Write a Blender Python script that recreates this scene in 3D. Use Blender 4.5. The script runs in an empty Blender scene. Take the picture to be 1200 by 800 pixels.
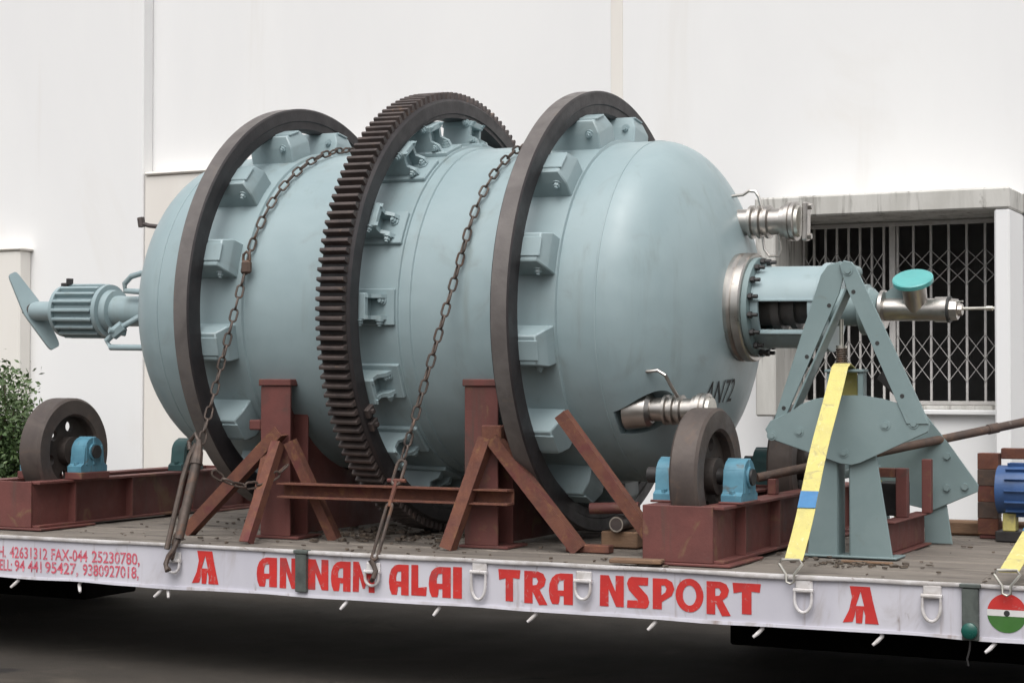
import bpy, bmesh, math, random
from mathutils import Vector, Matrix
from mathutils.geometry import tessellate_polygon
random.seed(7)
sc = bpy.context.scene
COL = sc.collection
R = math.radians

# ------------------------------------------------------------------ camera
cam_d = bpy.data.cameras.new('camera'); cam = bpy.data.objects.new('camera', cam_d); COL.objects.link(cam)
cam_d.sensor_width = 36.0; cam_d.lens = 2108.2/1200*36.0
cam_d.clip_start = 0.1; cam_d.clip_end = 500
yaw, pit, rol = 0.46095, 0.02203, 0.00077
Fv = Vector((-math.sin(yaw)*math.cos(pit), math.cos(yaw)*math.cos(pit), math.sin(pit)))
Rv = Vector((math.cos(yaw), math.sin(yaw), 0)); Uv = Rv.cross(Fv)
R2 = Rv*math.cos(rol)+Uv*math.sin(rol); U2 = -Rv*math.sin(rol)+Uv*math.cos(rol)
cam.matrix_world = Matrix(((R2.x, U2.x, -Fv.x, 0), (R2.y, U2.y, -Fv.y, -6.8), (R2.z, U2.z, -Fv.z, 0.759), (0, 0, 0, 1)))
sc.camera = cam

# ------------------------------------------------------------------ sky, sun, exposure (bright overcast)
SUN_DIR = Vector((0.12, -0.50, 0.86)).normalized()          # from the scene to the sun
world = bpy.data.worlds.new('World'); sc.world = world; world.use_nodes = True
nt = world.node_tree; nt.nodes.clear()
sky = nt.nodes.new('ShaderNodeTexSky'); sky.sky_type = 'NISHITA'; sky.sun_disc = False
sky.sun_elevation = math.asin(SUN_DIR.z); sky.sun_rotation = math.atan2(SUN_DIR.x, SUN_DIR.y)
sky.air_density = 1.0; sky.dust_density = 6.0; sky.ozone_density = 1.0
hs = nt.nodes.new('ShaderNodeHueSaturation'); hs.inputs['Saturation'].default_value = 0.22
bg = nt.nodes.new('ShaderNodeBackground'); bg.inputs['Strength'].default_value = 0.13
wo = nt.nodes.new('ShaderNodeOutputWorld')
nt.links.new(sky.outputs[0], hs.inputs['Color']); nt.links.new(hs.outputs[0], bg.inputs[0]); nt.links.new(bg.outputs[0], wo.inputs[0])
sun_d = bpy.data.lights.new('sun', 'SUN'); sun_d.energy = 1.2; sun_d.angle = R(65); sun_d.color = (1, 0.985, 0.965)
sun = bpy.data.objects.new('sun', sun_d); COL.objects.link(sun)
sun.rotation_euler = (-SUN_DIR).to_track_quat('-Z', 'Y').to_euler(); sun.location = (0, 0, 15)
sc.view_settings.view_transform = 'Standard'; sc.view_settings.look = 'None'
sc.view_settings.exposure = 0.34; sc.view_settings.gamma = 1.0; sc.view_settings.use_curve_mapping = False

# ------------------------------------------------------------------ materials
def pmat(name, c1, c2=None, scale=5, rough=.5, metal=0, bump=.15, bscale=70, dirt=None, dirt2=None, rvar=.12, coat=0, stretch=(1, 1, 1), spec=.5, bdist=.004, streak=None, dents=None):
    m = bpy.data.materials.new(name); m.use_nodes = True
    t = m.node_tree; N = t.nodes; L = t.links
    b = N['Principled BSDF']
    tc = N.new('ShaderNodeTexCoord'); oi = N.new('ShaderNodeObjectInfo')
    mul = N.new('ShaderNodeMath'); mul.operation = 'MULTIPLY'; mul.inputs[1].default_value = 37
    L.new(oi.outputs['Random'], mul.inputs[0])
    add = N.new('ShaderNodeVectorMath'); add.operation = 'ADD'
    L.new(tc.outputs['Object'], add.inputs[0]); L.new(mul.outputs[0], add.inputs[1])
    mp = N.new('ShaderNodeMapping'); mp.inputs['Scale'].default_value = stretch; L.new(add.outputs[0], mp.inputs[0])
    def noise(s, det=5, dist=0, vec=None):
        n = N.new('ShaderNodeTexNoise'); n.inputs['Scale'].default_value = s; n.inputs['Detail'].default_value = det
        n.inputs['Distortion'].default_value = dist; n.inputs['Roughness'].default_value = .6
        L.new((vec or mp).outputs[0], n.inputs['Vector']); return n
    def ramp(src, a, bb):
        r = N.new('ShaderNodeMapRange'); r.interpolation_type = 'SMOOTHSTEP'
        r.inputs['From Min'].default_value = a; r.inputs['From Max'].default_value = bb
        L.new(src.outputs[0], r.inputs['Value']); return r
    def mix(fac, A, B):
        x = N.new('ShaderNodeMix'); x.data_type = 'RGBA'; L.new(fac.outputs[0], x.inputs['Factor'])
        for i, v in ((6, A), (7, B)):
            if isinstance(v, tuple): x.inputs[i].default_value = (*v, 1)
            else: L.new(v, x.inputs[i])
        return x.outputs[2]
    c2 = c2 or tuple(v*.8 for v in c1)
    n1 = noise(scale, 7, .4)
    col = mix(ramp(n1, .35, .68), c1, c2)
    for d in (dirt, dirt2):
        if d:   # (colour, lo, hi, scale)
            nd = noise(d[3], 8, 1.2)
            col = mix(ramp(nd, d[1], d[2]), col, d[0])
    if streak:   # rain and grime runs: (colour, lo, hi, scale)
        ms = N.new('ShaderNodeMapping'); ms.inputs['Scale'].default_value = (1, 1, .06); L.new(add.outputs[0], ms.inputs[0])
        ns = noise(streak[3], 6, .15, ms); col = mix(ramp(ns, streak[1], streak[2]), col, streak[0])
    L.new(col, b.inputs['Base Color'])
    nr = noise(scale*2.3, 5)
    rr = N.new('ShaderNodeMapRange'); rr.inputs['To Min'].default_value = max(.03, rough-rvar); rr.inputs['To Max'].default_value = min(1, rough+rvar)
    rr.inputs['From Min'].default_value = .3; rr.inputs['From Max'].default_value = .7
    L.new(nr.outputs[0], rr.inputs['Value']); L.new(rr.outputs[0], b.inputs['Roughness'])
    b.inputs['Metallic'].default_value = metal
    b.inputs['Coat Weight'].default_value = coat
    b.inputs['Specular IOR Level'].default_value = spec
    if bump:
        nb = noise(bscale, 6)
        bp = N.new('ShaderNodeBump'); bp.inputs['Strength'].default_value = bump; bp.inputs['Distance'].default_value = bdist
        L.new(nb.outputs[0], bp.inputs['Height']); L.new(bp.outputs[0], b.inputs['Normal'])
        if dents:
            nd2 = noise(dents[0], 2); b2 = N.new('ShaderNodeBump'); b2.inputs['Strength'].default_value = dents[1]; b2.inputs['Distance'].default_value = dents[2]
            L.new(nd2.outputs[0], b2.inputs['Height']); L.new(b2.outputs[0], bp.inputs['Normal'])
    return m

M = {}
M['paint'] = pmat('blue_grey_enamel', (.288, .368, .386), (.258, .336, .355), 2.2, .41, 0, .10, 14, dirt=((.215, .25, .245), .56, .86, 3.0), dirt2=((.235, .28, .285), .66, .82, 22), rvar=.10, bdist=.006, streak=((.225, .275, .272), .56, .80, 9), dents=(2.6, .35, .03))
M['stand'] = pmat('blue_grey_stand_paint', (.200, .265, .270), (.175, .238, .243), 4, .5, 0, .10, 40, dirt=((.16, .19, .18), .62, .78, 7))
M['ring'] = pmat('worn_ring_steel', (.155, .140, .133), (.110, .098, .094), 6, .50, .25, .25, 60, dirt=((.18, .145, .115), .60, .75, 8), stretch=(1, 1, 1))
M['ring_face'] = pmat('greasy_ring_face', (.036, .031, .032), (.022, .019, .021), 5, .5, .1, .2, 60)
M['roller'] = pmat('brown_roller_steel', (.100, .080, .070), (.070, .055, .050), 6, .55, .2, .25, 60, dirt=((.125, .085, .065), .56, .74, 7))
M['hollow'] = pmat('dark_roller_web', (.075, .060, .052), (.05, .042, .038), 8, .6, .2, .2, 60)
M['gear'] = pmat('oiled_gear_steel', (.088, .068, .062), (.055, .044, .042), 9, .5, .2, .25, 80, dirt=((.15, .10, .072), .60, .76, 14))
M['gear_face'] = pmat('greasy_gear_face', (.040, .035, .036), (.024, .021, .023), 6, .45, .2, .2, 60)
M['primer'] = pmat('red_oxide_primer', (.145, .047, .040), (.108, .036, .031), 5, .66, 0, .22, 60, dirt=((.165, .088, .050), .57, .72, 7), dirt2=((.075, .042, .036), .58, .75, 3), streak=((.09, .05, .04), .56, .74, 12), dents=(4, .3, .01))
M['rust'] = pmat('rusty_angle_iron', (.165, .064, .040), (.115, .045, .033), 14, .85, 0, .5, 90, dirt=((.215, .105, .048), .54, .74, 17), dirt2=((.125, .036, .034), .52, .70, 4))
M['oldpipe'] = pmat('brown_pitted_pipe', (.105, .068, .052), (.070, .050, .043), 12, .75, .1, .4, 80, dirt=((.17, .10, .065), .55, .72, 9), dirt2=((.16, .14, .125), .60, .72, 6))
M['chain'] = pmat('rusty_chain_iron', (.115, .088, .074), (.075, .060, .053), 20, .6, .45, .3, 120, dirt=((.15, .080, .052), .54, .72, 12))
M['steel'] = pmat('stainless_steel', (.50, .475, .445), (.42, .395, .37), 8, .36, 1.0, .02, 60, rvar=.1, dirt=((.30, .25, .21), .60, .8, 10))
M['dark'] = pmat('dark_steel', (.045, .042, .042), (.03, .028, .028), 8, .5, .3, .2, 70)
M['pipe_end'] = pmat('cut_pipe_end', (.42, .38, .33), (.30, .26, .22), 30, .5, .6, .1, 90)
M['undercoat'] = pmat('black_chassis_undercoat', (.007, .0066, .0064), (.010, .0095, .009), 6, .9, 0, .2, 60, spec=.05)
M['dusty'] = pmat('dusty_black_steel', (.13, .105, .088), (.085, .07, .06), 5, .95, 0, .3, 60, dirt=((.16, .13, .105), .55, .7, 7), spec=.1)
M['rubber'] = pmat('tyre_rubber', (.022, .021, .021), (.03, .028, .027), 9, .85, 0, .3, 60)
M['blue'] = pmat('blue_bearing_paint', (.095, .245, .325), (.070, .185, .255), 12, .45, 0, .1, 60, dirt=((.10, .13, .14), .58, .72, 16))
M['teal_dark'] = pmat('dark_teal_paint', (.030, .085, .085), (.022, .060, .062), 9, .45, 0, .1, 60)
M['motor'] = pmat('bright_blue_motor_paint', (.045, .105, .260), (.036, .085, .21), 9, .4, 0, .1, 60)
M['turq'] = pmat('turquoise_plastic', (.095, .37, .36), (.08, .32, .315), 9, .4, 0, .04, 60)
M['wood'] = pmat('grimy_deck_board', (.195, .170, .145), (.135, .117, .101), 3, .9, 0, .5, 45, dirt=((.065, .054, .046), .55, .70, 2.2), dirt2=((.30, .265, .225), .58, .72, 5), stretch=(.5, 2.2, 2.2), bdist=.006)
M['oldwood'] = pmat('old_timber', (.23, .14, .085), (.14, .085, .055), 6, .9, 0, .5, 60, stretch=(.6, 3, 3))
M['rail'] = pmat('lilac_white_rail_paint', (.57, .56, .61), (.50, .49, .545), 3, .5, 0, .12, 30, dirt=((.38, .35, .35), .52, .74, 3.2), dirt2=((.20, .155, .135), .63, .76, 8), stretch=(1, 1, .5), streak=((.30, .25, .235), .58, .74, 16), dents=(3, .4, .012))
M['lip'] = pmat('scuffed_white_lip', (.62, .60, .60), (.45, .42, .40), 12, .55, .0, .3, 60, dirt=((.25, .19, .16), .60, .72, 18))
M['red'] = pmat('red_sign_paint', (.56, .030, .024), (.47, .026, .024), 8, .55, 0, .08, 60, dirt=((.45, .20, .19), .58, .72, 34), dirt2=((.33, .05, .05), .55, .74, 5))
M['pink'] = pmat('faded_red_sign_paint', (.60, .09, .13), (.50, .12, .16), 25, .6, 0, 0, 60, dirt=((.56, .40, .46), .54, .66, 45))
M['white'] = pmat('white_paint', (.70, .69, .68), (.6, .59, .58), 9, .5, 0, .05, 60)
M['green'] = pmat('green_sign_paint', (.05, .16, .03), (.04, .13, .025), 9, .5, 0, .05, 60)
M['black'] = pmat('black_stencil_paint', (.02, .022, .022), (.03, .03, .03), 9, .6, 0, 0, 60)
M['pocket'] = pmat('dark_grey_pocket_paint', (.10, .115, .105), (.06, .07, .065), 12, .6, .2, .2, 60)
M['lamp'] = pmat('dark_green_lens', (.01, .09, .07), (.008, .07, .055), 9, .25, 0, 0, 60)
M['strap'] = pmat('yellow_polyester_webbing', (.62, .55, .19), (.53, .47, .18), 9, .85, 0, .6, 200, dirt=((.36, .31, .17), .55, .74, 14), dirt2=((.66, .61, .34), .58, .72, 30))
M['patch'] = pmat('blue_strap_label', (.06, .20, .40), (.05, .16, .33), 14, .7, 0, .1, 100)
M['zinc'] = pmat('zinc_hook', (.60, .58, .52), (.48, .46, .42), 14, .35, .9, .1, 100)
M['plaster'] = pmat('white_painted_plaster', (.80, .80, .795), (.765, .765, .765), .55, .9, 0, .12, 35, dirt=((.72, .70, .67), .56, .82, .7), stretch=(1, 1, .35), rvar=.04, spec=.2, streak=((.70, .68, .655), .60, .82, 2.2), dents=(1.2, .3, .02))
M['cream'] = pmat('cream_plaster', (.76, .735, .69), (.72, .685, .64), 1.2, .9, 0, .12, 35, dirt=((.66, .60, .55), .60, .85, 1.8), stretch=(1, 1, .4), rvar=.04, spec=.2)
M['concrete'] = pmat('weathered_concrete', (.56, .55, .52), (.46, .45, .42), 3.0, .9, 0, .4, 40, dirt=((.25, .24, .22), .55, .72, 5), dirt2=((.42, .33, .24), .64, .76, 4), stretch=(1.6, 1.6, .35), spec=.2, streak=((.20, .19, .17), .54, .70, 14))
M['interior'] = pmat('dim_room_wall', (.30, .29, .285), (.24, .235, .23), 2, .9, 0, .1, 20)
M['gate'] = pmat('pale_grey_gate_paint', (.56, .54, .52), (.46, .445, .43), 9, .55, .0, .1, 60)
M['asphalt'] = pmat('worn_asphalt', (.068, .059, .050), (.050, .044, .038), 1.3, .95, 0, .8, 130, dirt=((.10, .086, .070), .55, .75, .8), dirt2=((.03, .028, .027), .62, .75, 1.9), spec=.2, bdist=.01)
M['leaf'] = pmat('shrub_leaf', (.055, .100, .032), (.095, .145, .050), 6, .5, 0, 0, 60)
M['bark'] = pmat('shrub_stem', (.12, .085, .06), (.08, .06, .045), 12, .9, 0, .3, 80)
M['soil'] = pmat('dark_grit', (.07, .055, .045), (.13, .10, .075), 20, .95, 0, .2, 80)
_nt = M['leaf'].node_tree; _b = _nt.nodes['Principled BSDF']; _b.inputs['Subsurface Weight'].default_value = 0.0

# ------------------------------------------------------------------ mesh helpers
class MB:
    def __init__(s): s.bm = bmesh.new()
    def box(s, c, size, rot=None, bev=.004):
        m = Matrix.Translation(Vector(c)) @ (rot.to_4x4() if rot else Matrix.Identity(4)) @ Matrix.Diagonal((*size, 1))
        g = bmesh.ops.create_cube(s.bm, size=1, matrix=m)
        if bev:
            es = list({e for v in g['verts'] for e in v.link_edges})
            bmesh.ops.bevel(s.bm, geom=es, offset=min(bev, min(size)*.4), segments=1, affect='EDGES', clamp_overlap=True)
        return s
    def bx(s, x0, x1, y0, y1, z0, z1, bev=.004):
        return s.box(((x0+x1)/2, (y0+y1)/2, (z0+z1)/2), (abs(x1-x0), abs(y1-y0), abs(z1-z0)), None, bev)
    def rings(s, rs, cap=True, closed=False):
        vs = [[s.bm.verts.new(p) for p in r] for r in rs]
        n = len(vs[0]); k = len(vs)
        for i in range(k if closed else k-1):
            a, b = vs[i], vs[(i+1) % k]
            for j in range(n):
                try: s.bm.faces.new((a[j], a[(j+1) % n], b[(j+1) % n], b[j]))
                except ValueError: pass
        if cap and not closed:
            s.bm.faces.new(list(reversed(vs[0]))); s.bm.faces.new(vs[-1])
        return s
    def cyl(s, p0, p1, r0, r1=None, n=20, cap=True):
        p0, p1 = Vector(p0), Vector(p1); r1 = r0 if r1 is None else r1
        d = (p1-p0).normalized(); a = d.orthogonal().normalized(); b = d.cross(a)
        rs = []
        for p, r in ((p0, r0), (p1, r1)):
            rs.append([p+(a*math.cos(2*math.pi*i/n)+b*math.sin(2*math.pi*i/n))*r for i in range(n)])
        return s.rings(rs, cap)
    def tube(s, pts, r, n=8, closed=False, cap=True):
        pts = [Vector(p) for p in pts]; k = len(pts); rs = []
        prev = None
        for i, p in enumerate(pts):
            if closed: t = pts[(i+1) % k]-pts[i-1]
            else: t = pts[min(i+1, k-1)]-pts[max(i-1, 0)]
            t.normalize()
            if prev is None: a = t.orthogonal().normalized()
            else: a = (prev-t*prev.dot(t)).normalized()
            prev = a; b = t.cross(a)
            rr = r[i] if isinstance(r, (list, tuple)) else r
            rs.append([p+(a*math.cos(2*math.pi*j/n)+b*math.sin(2*math.pi*j/n))*rr for j in range(n)])
        return s.rings(rs, cap, closed)
    def lathe(s, prof, n=64, off=(0, 0), cap=True, closed=False):     # (x, r) about the X axis
        rs = []
        for x, r in prof:
            rs.append([Vector((x, off[0]+max(r, 1e-4)*math.cos(2*math.pi*i/n), off[1]+max(r, 1e-4)*math.sin(2*math.pi*i/n))) for i in range(n)])
        return s.rings(rs, cap, closed)
    def prism(s, poly, y0, y1, bev=0):                            # polygon in XZ, extruded along Y
        a = [s.bm.verts.new((x, y0, z)) for x, z in poly]; b = [s.bm.verts.new((x, y1, z)) for x, z in poly]
        n = len(poly); fs = [s.bm.faces.new(a), s.bm.faces.new(list(reversed(b)))]
        for i in range(n): fs.append(s.bm.faces.new((a[i], b[i], b[(i+1) % n], a[(i+1) % n])))
        if bev:
            es = list({e for f in fs[:2] for e in f.edges})
            bmesh.ops.bevel(s.bm, geom=es, offset=bev, segments=1, affect='EDGES', clamp_overlap=True)
        return s
    def prismx(s, poly, x0, x1):                                  # polygon in YZ, extruded along X
        a = [s.bm.verts.new((x0, y, z)) for y, z in poly]; b = [s.bm.verts.new((x1, y, z)) for y, z in poly]
        n = len(poly); s.bm.faces.new(a); s.bm.faces.new(list(reversed(b)))
        for i in range(n): s.bm.faces.new((a[i], b[i], b[(i+1) % n], a[(i+1) % n]))
        return s
    def bar(s, p0, p1, w, h, up=(0, 0, 1), bev=.003):             # rectangular bar between two points
        p0, p1 = Vector(p0), Vector(p1); d = p1-p0; L = d.length; x = d.normalized()
        y = Vector(up).cross(x).normalized(); z = x.cross(y)
        rot = Matrix((x, y, z)).transposed()
        return s.box((p0+p1)/2, (L, w, h), rot, bev)
    def angle(s, p0, p1, w, t, up=(0, 0, 1), flip=1):             # L-section iron
        p0, p1 = Vector(p0), Vector(p1); x = (p1-p0).normalized(); y = Vector(up).cross(x).normalized(); z = x.cross(y)
        prof = [(0, 0), (w, 0), (w, t), (t, t), (t, w), (0, w)]
        rs = [[p+y*(a-w/2)*flip+z*(b-w/2) for a, b in prof] for p in (p0, p1)]
        return s.rings(rs, True)
    def mesh(s, name, mat, smooth=True, ang=35):
        bmesh.ops.recalc_face_normals(s.bm, faces=s.bm.faces[:])
        me = bpy.data.meshes.new(name); s.bm.to_mesh(me); s.bm.free()
        me.materials.append(mat if not isinstance(mat, str) else M[mat])
        if smooth:
            me.shade_smooth(); me.set_sharp_from_angle(angle=R(ang))
        return me
    def build(s, name, mat, parent=None, smooth=True, ang=35):
        return link(name, s.mesh(name, mat, smooth, ang), parent)
def link(name, me, parent=None):
    o = bpy.data.objects.new(name, me); COL.objects.link(o)
    if parent: o.parent = parent
    return o
def thing(name, label, cat, loc=(0, 0, 0), group=None):
    o = bpy.data.objects.new(name, None); COL.objects.link(o); o.empty_display_size = .1
    o.location = loc; return tag(o, label, cat, group)
def tag(o, label, cat, group=None):
    o['label'] = label; o['category'] = cat
    if group: o['group'] = group
    return o
def struct(o): o['kind'] = 'structure'; return o
def copy(o, parent, mat4=None):
    c = o.copy(); COL.objects.link(c); c.parent = parent
    if mat4 is not None: c.matrix_local = mat4
    return c
def rotx(phi): return Matrix.Rotation(R(90-phi), 4, 'X')   # turns +Z to the ring angle phi (0 = towards the road, 90 = up)

# ================================================================== SETTING
GZ = -0.60
mb = MB(); mb.bx(-120, 120, -120, 120, GZ-.2, GZ, 0); struct(mb.build('ground', 'asphalt'))

bld = thing('building', 'white plastered building wall with a concrete-framed window opening', 'building', (-6, 6, GZ))
def bpart(name, mat, *boxes, bev=.006, par=bld):
    m = MB()
    for b in boxes: m.bx(b[0]+6, b[1]+6, b[2]-6, b[3]-6, b[4]-GZ, b[5]-GZ, bev)
    return m.build(name, mat, par)
WL, WR, WB, WT = -4.02, -2.48, .56, 1.925
bpart('wall', 'plaster', (-40, WL-.15, 6.0, 6.4, GZ, 12), (WR+.11, 25, 6.0, 6.4, GZ, 12), (WL-.15, WR+.11, 6.0, 6.4, WT+.14, 12), (WL-.15, WR, 5.9, 6.3, GZ, WB-.051), (WL+.001, WR, 5.9, 6.3, WB-.051, WB-.035), bev=0)
bpart('wall_return', 'plaster', (-40, -9.90, 5.855, 5.998, GZ, 12), bev=.01)
bpart('low_wall', 'cream', (-9.897, -6.6, 5.875, 5.996, GZ, 2.555), bev=.01)
bpart('wall_coping', 'cream', (-9.885, -6.58, 5.850, 5.999, 2.555, 2.585), bev=.012)
bpart('side_plinth', 'cream', (-20, -11.15, 5.70, 5.853, GZ, 1.93), bev=.012)
bpart('plinth_coping', 'cream', (-20, -11.12, 5.68, 5.854, 1.93, 1.96), bev=.012)
bpart('pilaster_strip', 'cream', (-5.50, -5.40, 5.993, 5.9995, GZ, 12), bev=.003)
bpart('window_lintel', 'concrete', (WL-.15, WR+.105, 5.50, 6.30, WT, WT+.145), bev=.012)
bpart('window_jamb', 'concrete', (WL-.148, WL, 5.51, 6.30, WB-.05, WT-.002), bev=.012)
bpart('window_jamb', 'plaster', (WR, WR+.103, 5.51, 6.30, GZ, WT-.002), bev=.012)
bpart('window_sill', 'plaster', (WL+.002, WR-.002, 5.84, 6.31, WB-.034, WB), bev=.006)
bpart('window_sill', 'concrete', (WL+.003, WR-.003, 6.05, 6.24, WB, WB+.028), bev=.004)
bpart('dark_room', 'interior', (WL-.6, WR+.6, 8.6, 8.7, -.2, 3), (WL-.7, WL-.6, 6.41, 8.7, -.2, 3), (WR+.6, WR+.7, 6.41, 8.7, -.2, 3), (WL-.7, WR+.7, 6.41, 8.7, 3, 3.1), (WL-.7, WR+.7, 6.41, 8.7, -.3, -.2), bev=0)
# building body behind the wall
bpart('building_body', 'interior', (-40, WL-.75, 6.42, 14, GZ, 11.9), (WR+.75, 25, 6.42, 14, GZ, 11.9), bev=0)

# folding gate in the window
gate = thing('folding_gate', 'pale grey folding lattice gate closed across the window opening', 'gate', (-3.25, 6.15, WB))
GZ0, GZ1 = WB+.03, WT-.01
def gpt(x, y, z): return (x+3.25, y, z-WB)
def gbar(x, w=.017):
    m = MB(); m.bx(x+3.25-w/2, x+3.25+w/2, -.008, .008, GZ0-WB, GZ1-WB, .002); m.build('bar', 'gate', gate)
leftbars = [-4.005, -3.925, -3.838, -3.752, -3.664, -3.578, -3.49, -3.402]
rightbars = [-3.30, -3.185, -3.058, -2.930, -2.802, -2.672, -2.545]
for x in leftbars+rightbars: gbar(x)
m = MB(); m.bx(-.11, -.065, -.014, .014, GZ0-WB, GZ1-WB, .003); m.build('meeting_post', 'gate', gate)
for z in (GZ0, GZ1-.03):
    m = MB(); m.bx(-.77, .76, -.022, -.012, z-WB, z-WB+.03, .003); m.build('rail', 'gate', gate)
def lattice(bars, rows, k):
    for (za, zb) in rows:
        for i in range(len(bars)-1):
            for (p, q) in ((za, zb), (zb, za)):
                m = MB(); m.bar(gpt(bars[i], -.010-.004*(p > q), p), gpt(bars[i+1], -.010-.004*(p > q), q), .003, .013, (0, 1, 0), 0)
                m.build('lattice_strip', 'gate', gate, False)
lattice(leftbars, ((1.70, 1.56), (1.56, 1.42), (1.06, .92), (.92, .78)), 0)
lattice(rightbars, ((1.705, 1.58), (1.58, 1.455), (1.095, .927), (.927, .76)), 1)

# shrub at the far left
bush = thing('shrub', 'leafy green shrub growing against the wall at the far left', 'shrub', (-10.42, 4.5, GZ))
m = MB(); rnd = random.Random(3); tips = []
for i in range(26):
    a = rnd.uniform(0, 6.28); l = rnd.uniform(.05, .40); h = rnd.uniform(.7, 1.45)
    p = [(0.05*math.cos(a), .05*math.sin(a), 0), (l*.35*math.cos(a), l*.35*math.sin(a), h*.4), (l*.8*math.cos(a+.2), l*.8*math.sin(a+.2), h*.75), (l*math.cos(a), l*math.sin(a), h)]
    m.tube(p, [.016, .012, .007, .003], 5); tips += [Vector(p[1]).lerp(Vector(p[2]), t) for t in (0, .35, .7)]+[Vector(p[2]), Vector(p[2]).lerp(Vector(p[3]), .5), Vector(p[3])]
m.build('stem', 'bark', bush)
bm = bmesh.new()
for i in range(15000):
    t = rnd.choice(tips)
    p = t+Vector((rnd.gauss(0, .075), rnd.gauss(0, .075), rnd.gauss(-.03, .08)))
    if p.z < .1: continue
    n = Vector((rnd.gauss(0, 1), rnd.gauss(-.3, 1), rnd.gauss(.9, .8))).normalized(); u = n.orthogonal().normalized()
    u = (Matrix.Rotation(rnd.uniform(0, 6.28), 3, n) @ u); v = n.cross(u); L = rnd.uniform(.035, .065); w = L*.5
    vs = [bm.verts.new(p+q) for q in (-u*L*.5, v*w*.5-n*.004, u*L*.5-n*.012, -v*w*.5-n*.004)]
    bm.faces.new(vs)
me = bpy.data.meshes.new('crown'); bm.to_mesh(me); bm.free(); me.materials.append(M['leaf']); link('crown', me, bush)

# ================================================================== TRAILER
tr = thing('flatbed_trailer', 'flatbed trailer with a lilac white side rail lettered in red', 'trailer', (-4, 0, GZ))
def T(x, y, z): return Vector((x+4, y, z-GZ))
X0, X1 = -11.0, 2.2
# deck boards running lengthwise
nb = 11; bw = 2.33/nb
for i in range(nb):
    y0 = .012+i*bw
    xs = [X0+.02]; x = X0+rnd.uniform(1.2, 3.2)
    while x < X1-.8: xs.append(x); x += rnd.uniform(2.6, 3.8)
    xs.append(X1-.02)
    for a, b in zip(xs[:-1], xs[1:]):
        dz = rnd.uniform(-.006, .0); g = rnd.uniform(.004, .009)
        m = MB(); m.bx(a+4+.003, b+4-.003, y0+g/2, y0+bw-g/2, -.045-GZ, dz-GZ, .005); m.build('deck_board', 'wood', tr)
# side rail: web, top lip, bottom flange (slightly dented)
def rail(yf, sgn, name):
    m = MB(); n = 120; rr = random.Random(11 if sgn < 0 else 5)
    dent = [rr.uniform(-1, 1) for _ in range(60)]
    def dn(x, k):
        t = (x-X0)*2.2+k*7.3; i = int(t); f = t-i; f = f*f*(3-2*f); return dent[i % 60]*(1-f)+dent[(i+1) % 60]*f
    rs = []
    for i in range(n+1):
        x = X0+(X1-X0)*i/n
        rs.append([T(x, yf+sgn*0, -.010), T(x, yf+sgn*(.0006*dn(x, 1)), -.07), T(x, yf+sgn*(.0006*dn(x, 2)), -.13), T(x, yf+sgn*.0006*dn(x, 3), -.192), T(x, yf-sgn*.006, -.192), T(x, yf-sgn*.006, -.010)])
    m.rings(rs); m.build(name, 'rail', tr)
    m = MB(); rs = []
    for i in range(n*2+1):
        x = X0+(X1-X0)*i/n/2; d = .003*dn(x, 4); e = .003*dn(x*2.1, 5)
        rs.append([T(x, yf+sgn*(.014+d), .004+e), T(x, yf+sgn*(.016+d), -.004+e), T(x, yf+sgn*(.012+d), -.011+e), T(x, yf-sgn*.028, -.0105), T(x, yf-sgn*.028, .003)])
    m.rings(rs); m.build('top_lip', 'lip', tr, True, 50)
    m = MB(); rs = []
    for i in range(n*2+1):
        x = X0+(X1-X0)*i/n/2; d = .004*dn(x*1.3, 6); e = .005*dn(x*1.7, 7)
        rs.append([T(x, yf+sgn*(.006+d), -.190+e*.5), T(x, yf+sgn*(.008+d), -.203+e), T(x, yf-sgn*.055, -.203), T(x, yf-sgn*.055, -.1925)])
    m.rings(rs); m.build('bottom_flange', 'rail', tr, True, 50)
rail(0, -1, 'side_rail'); rail(2.36, 1, 'far_side_rail')
# chassis, then added blocking boxes on the far side
for y in (.62, 1.66):
    m = MB(); m.bx(X0+4, X1+4, y, y+.10, -.19-GZ, -.162-GZ, .003); m.bx(X0+4, X1+4, y+.04, y+.06, -.2-GZ, -.165-GZ, 0); m.build('chassis_beam', 'undercoat', tr)
for x in [X0+.3+.62*i for i in range(21)]:
    m = MB(); m.bx(x+4, x+4.06, .01, 2.34, -.16-GZ, -.048-GZ, 0); m.build('cross_member', 'undercoat', tr)
for (xa, xb) in ((X0, -7.15), (-3.05, X1)):
    m = MB(); m.bx(xa+4, xb+4, 1.80, 2.30, .04, -.205-GZ, .01); m.build('far_side_blocker', 'undercoat', tr)  # dark box added to block the lit ground behind, not a known trailer part
# stake pockets and the round lamp
for (xa, xb, za, zb) in ((-4.448, -4.390, -.180, .006), (-1.492, -1.430, -.205, .006)):
    m = MB(); m.bx(xa+4, xb+4, -.022, .0, za-GZ, zb-GZ-.018, .003)
    m.bx(xa+4-.008, xb+4+.008, -.026, .012, zb-GZ-.016, zb-GZ, .003); m.build('stake_pocket', 'pocket', tr)
m = MB(); c = T(-1.462, -.022, -.168); m.tube([c+Vector((0, .0, 0)), c+Vector((0, -.012, 0)), c+Vector((0, -.02, 0))], [.03, .03, .018], 20); m.build('round_lamp', 'lamp', tr)
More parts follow.
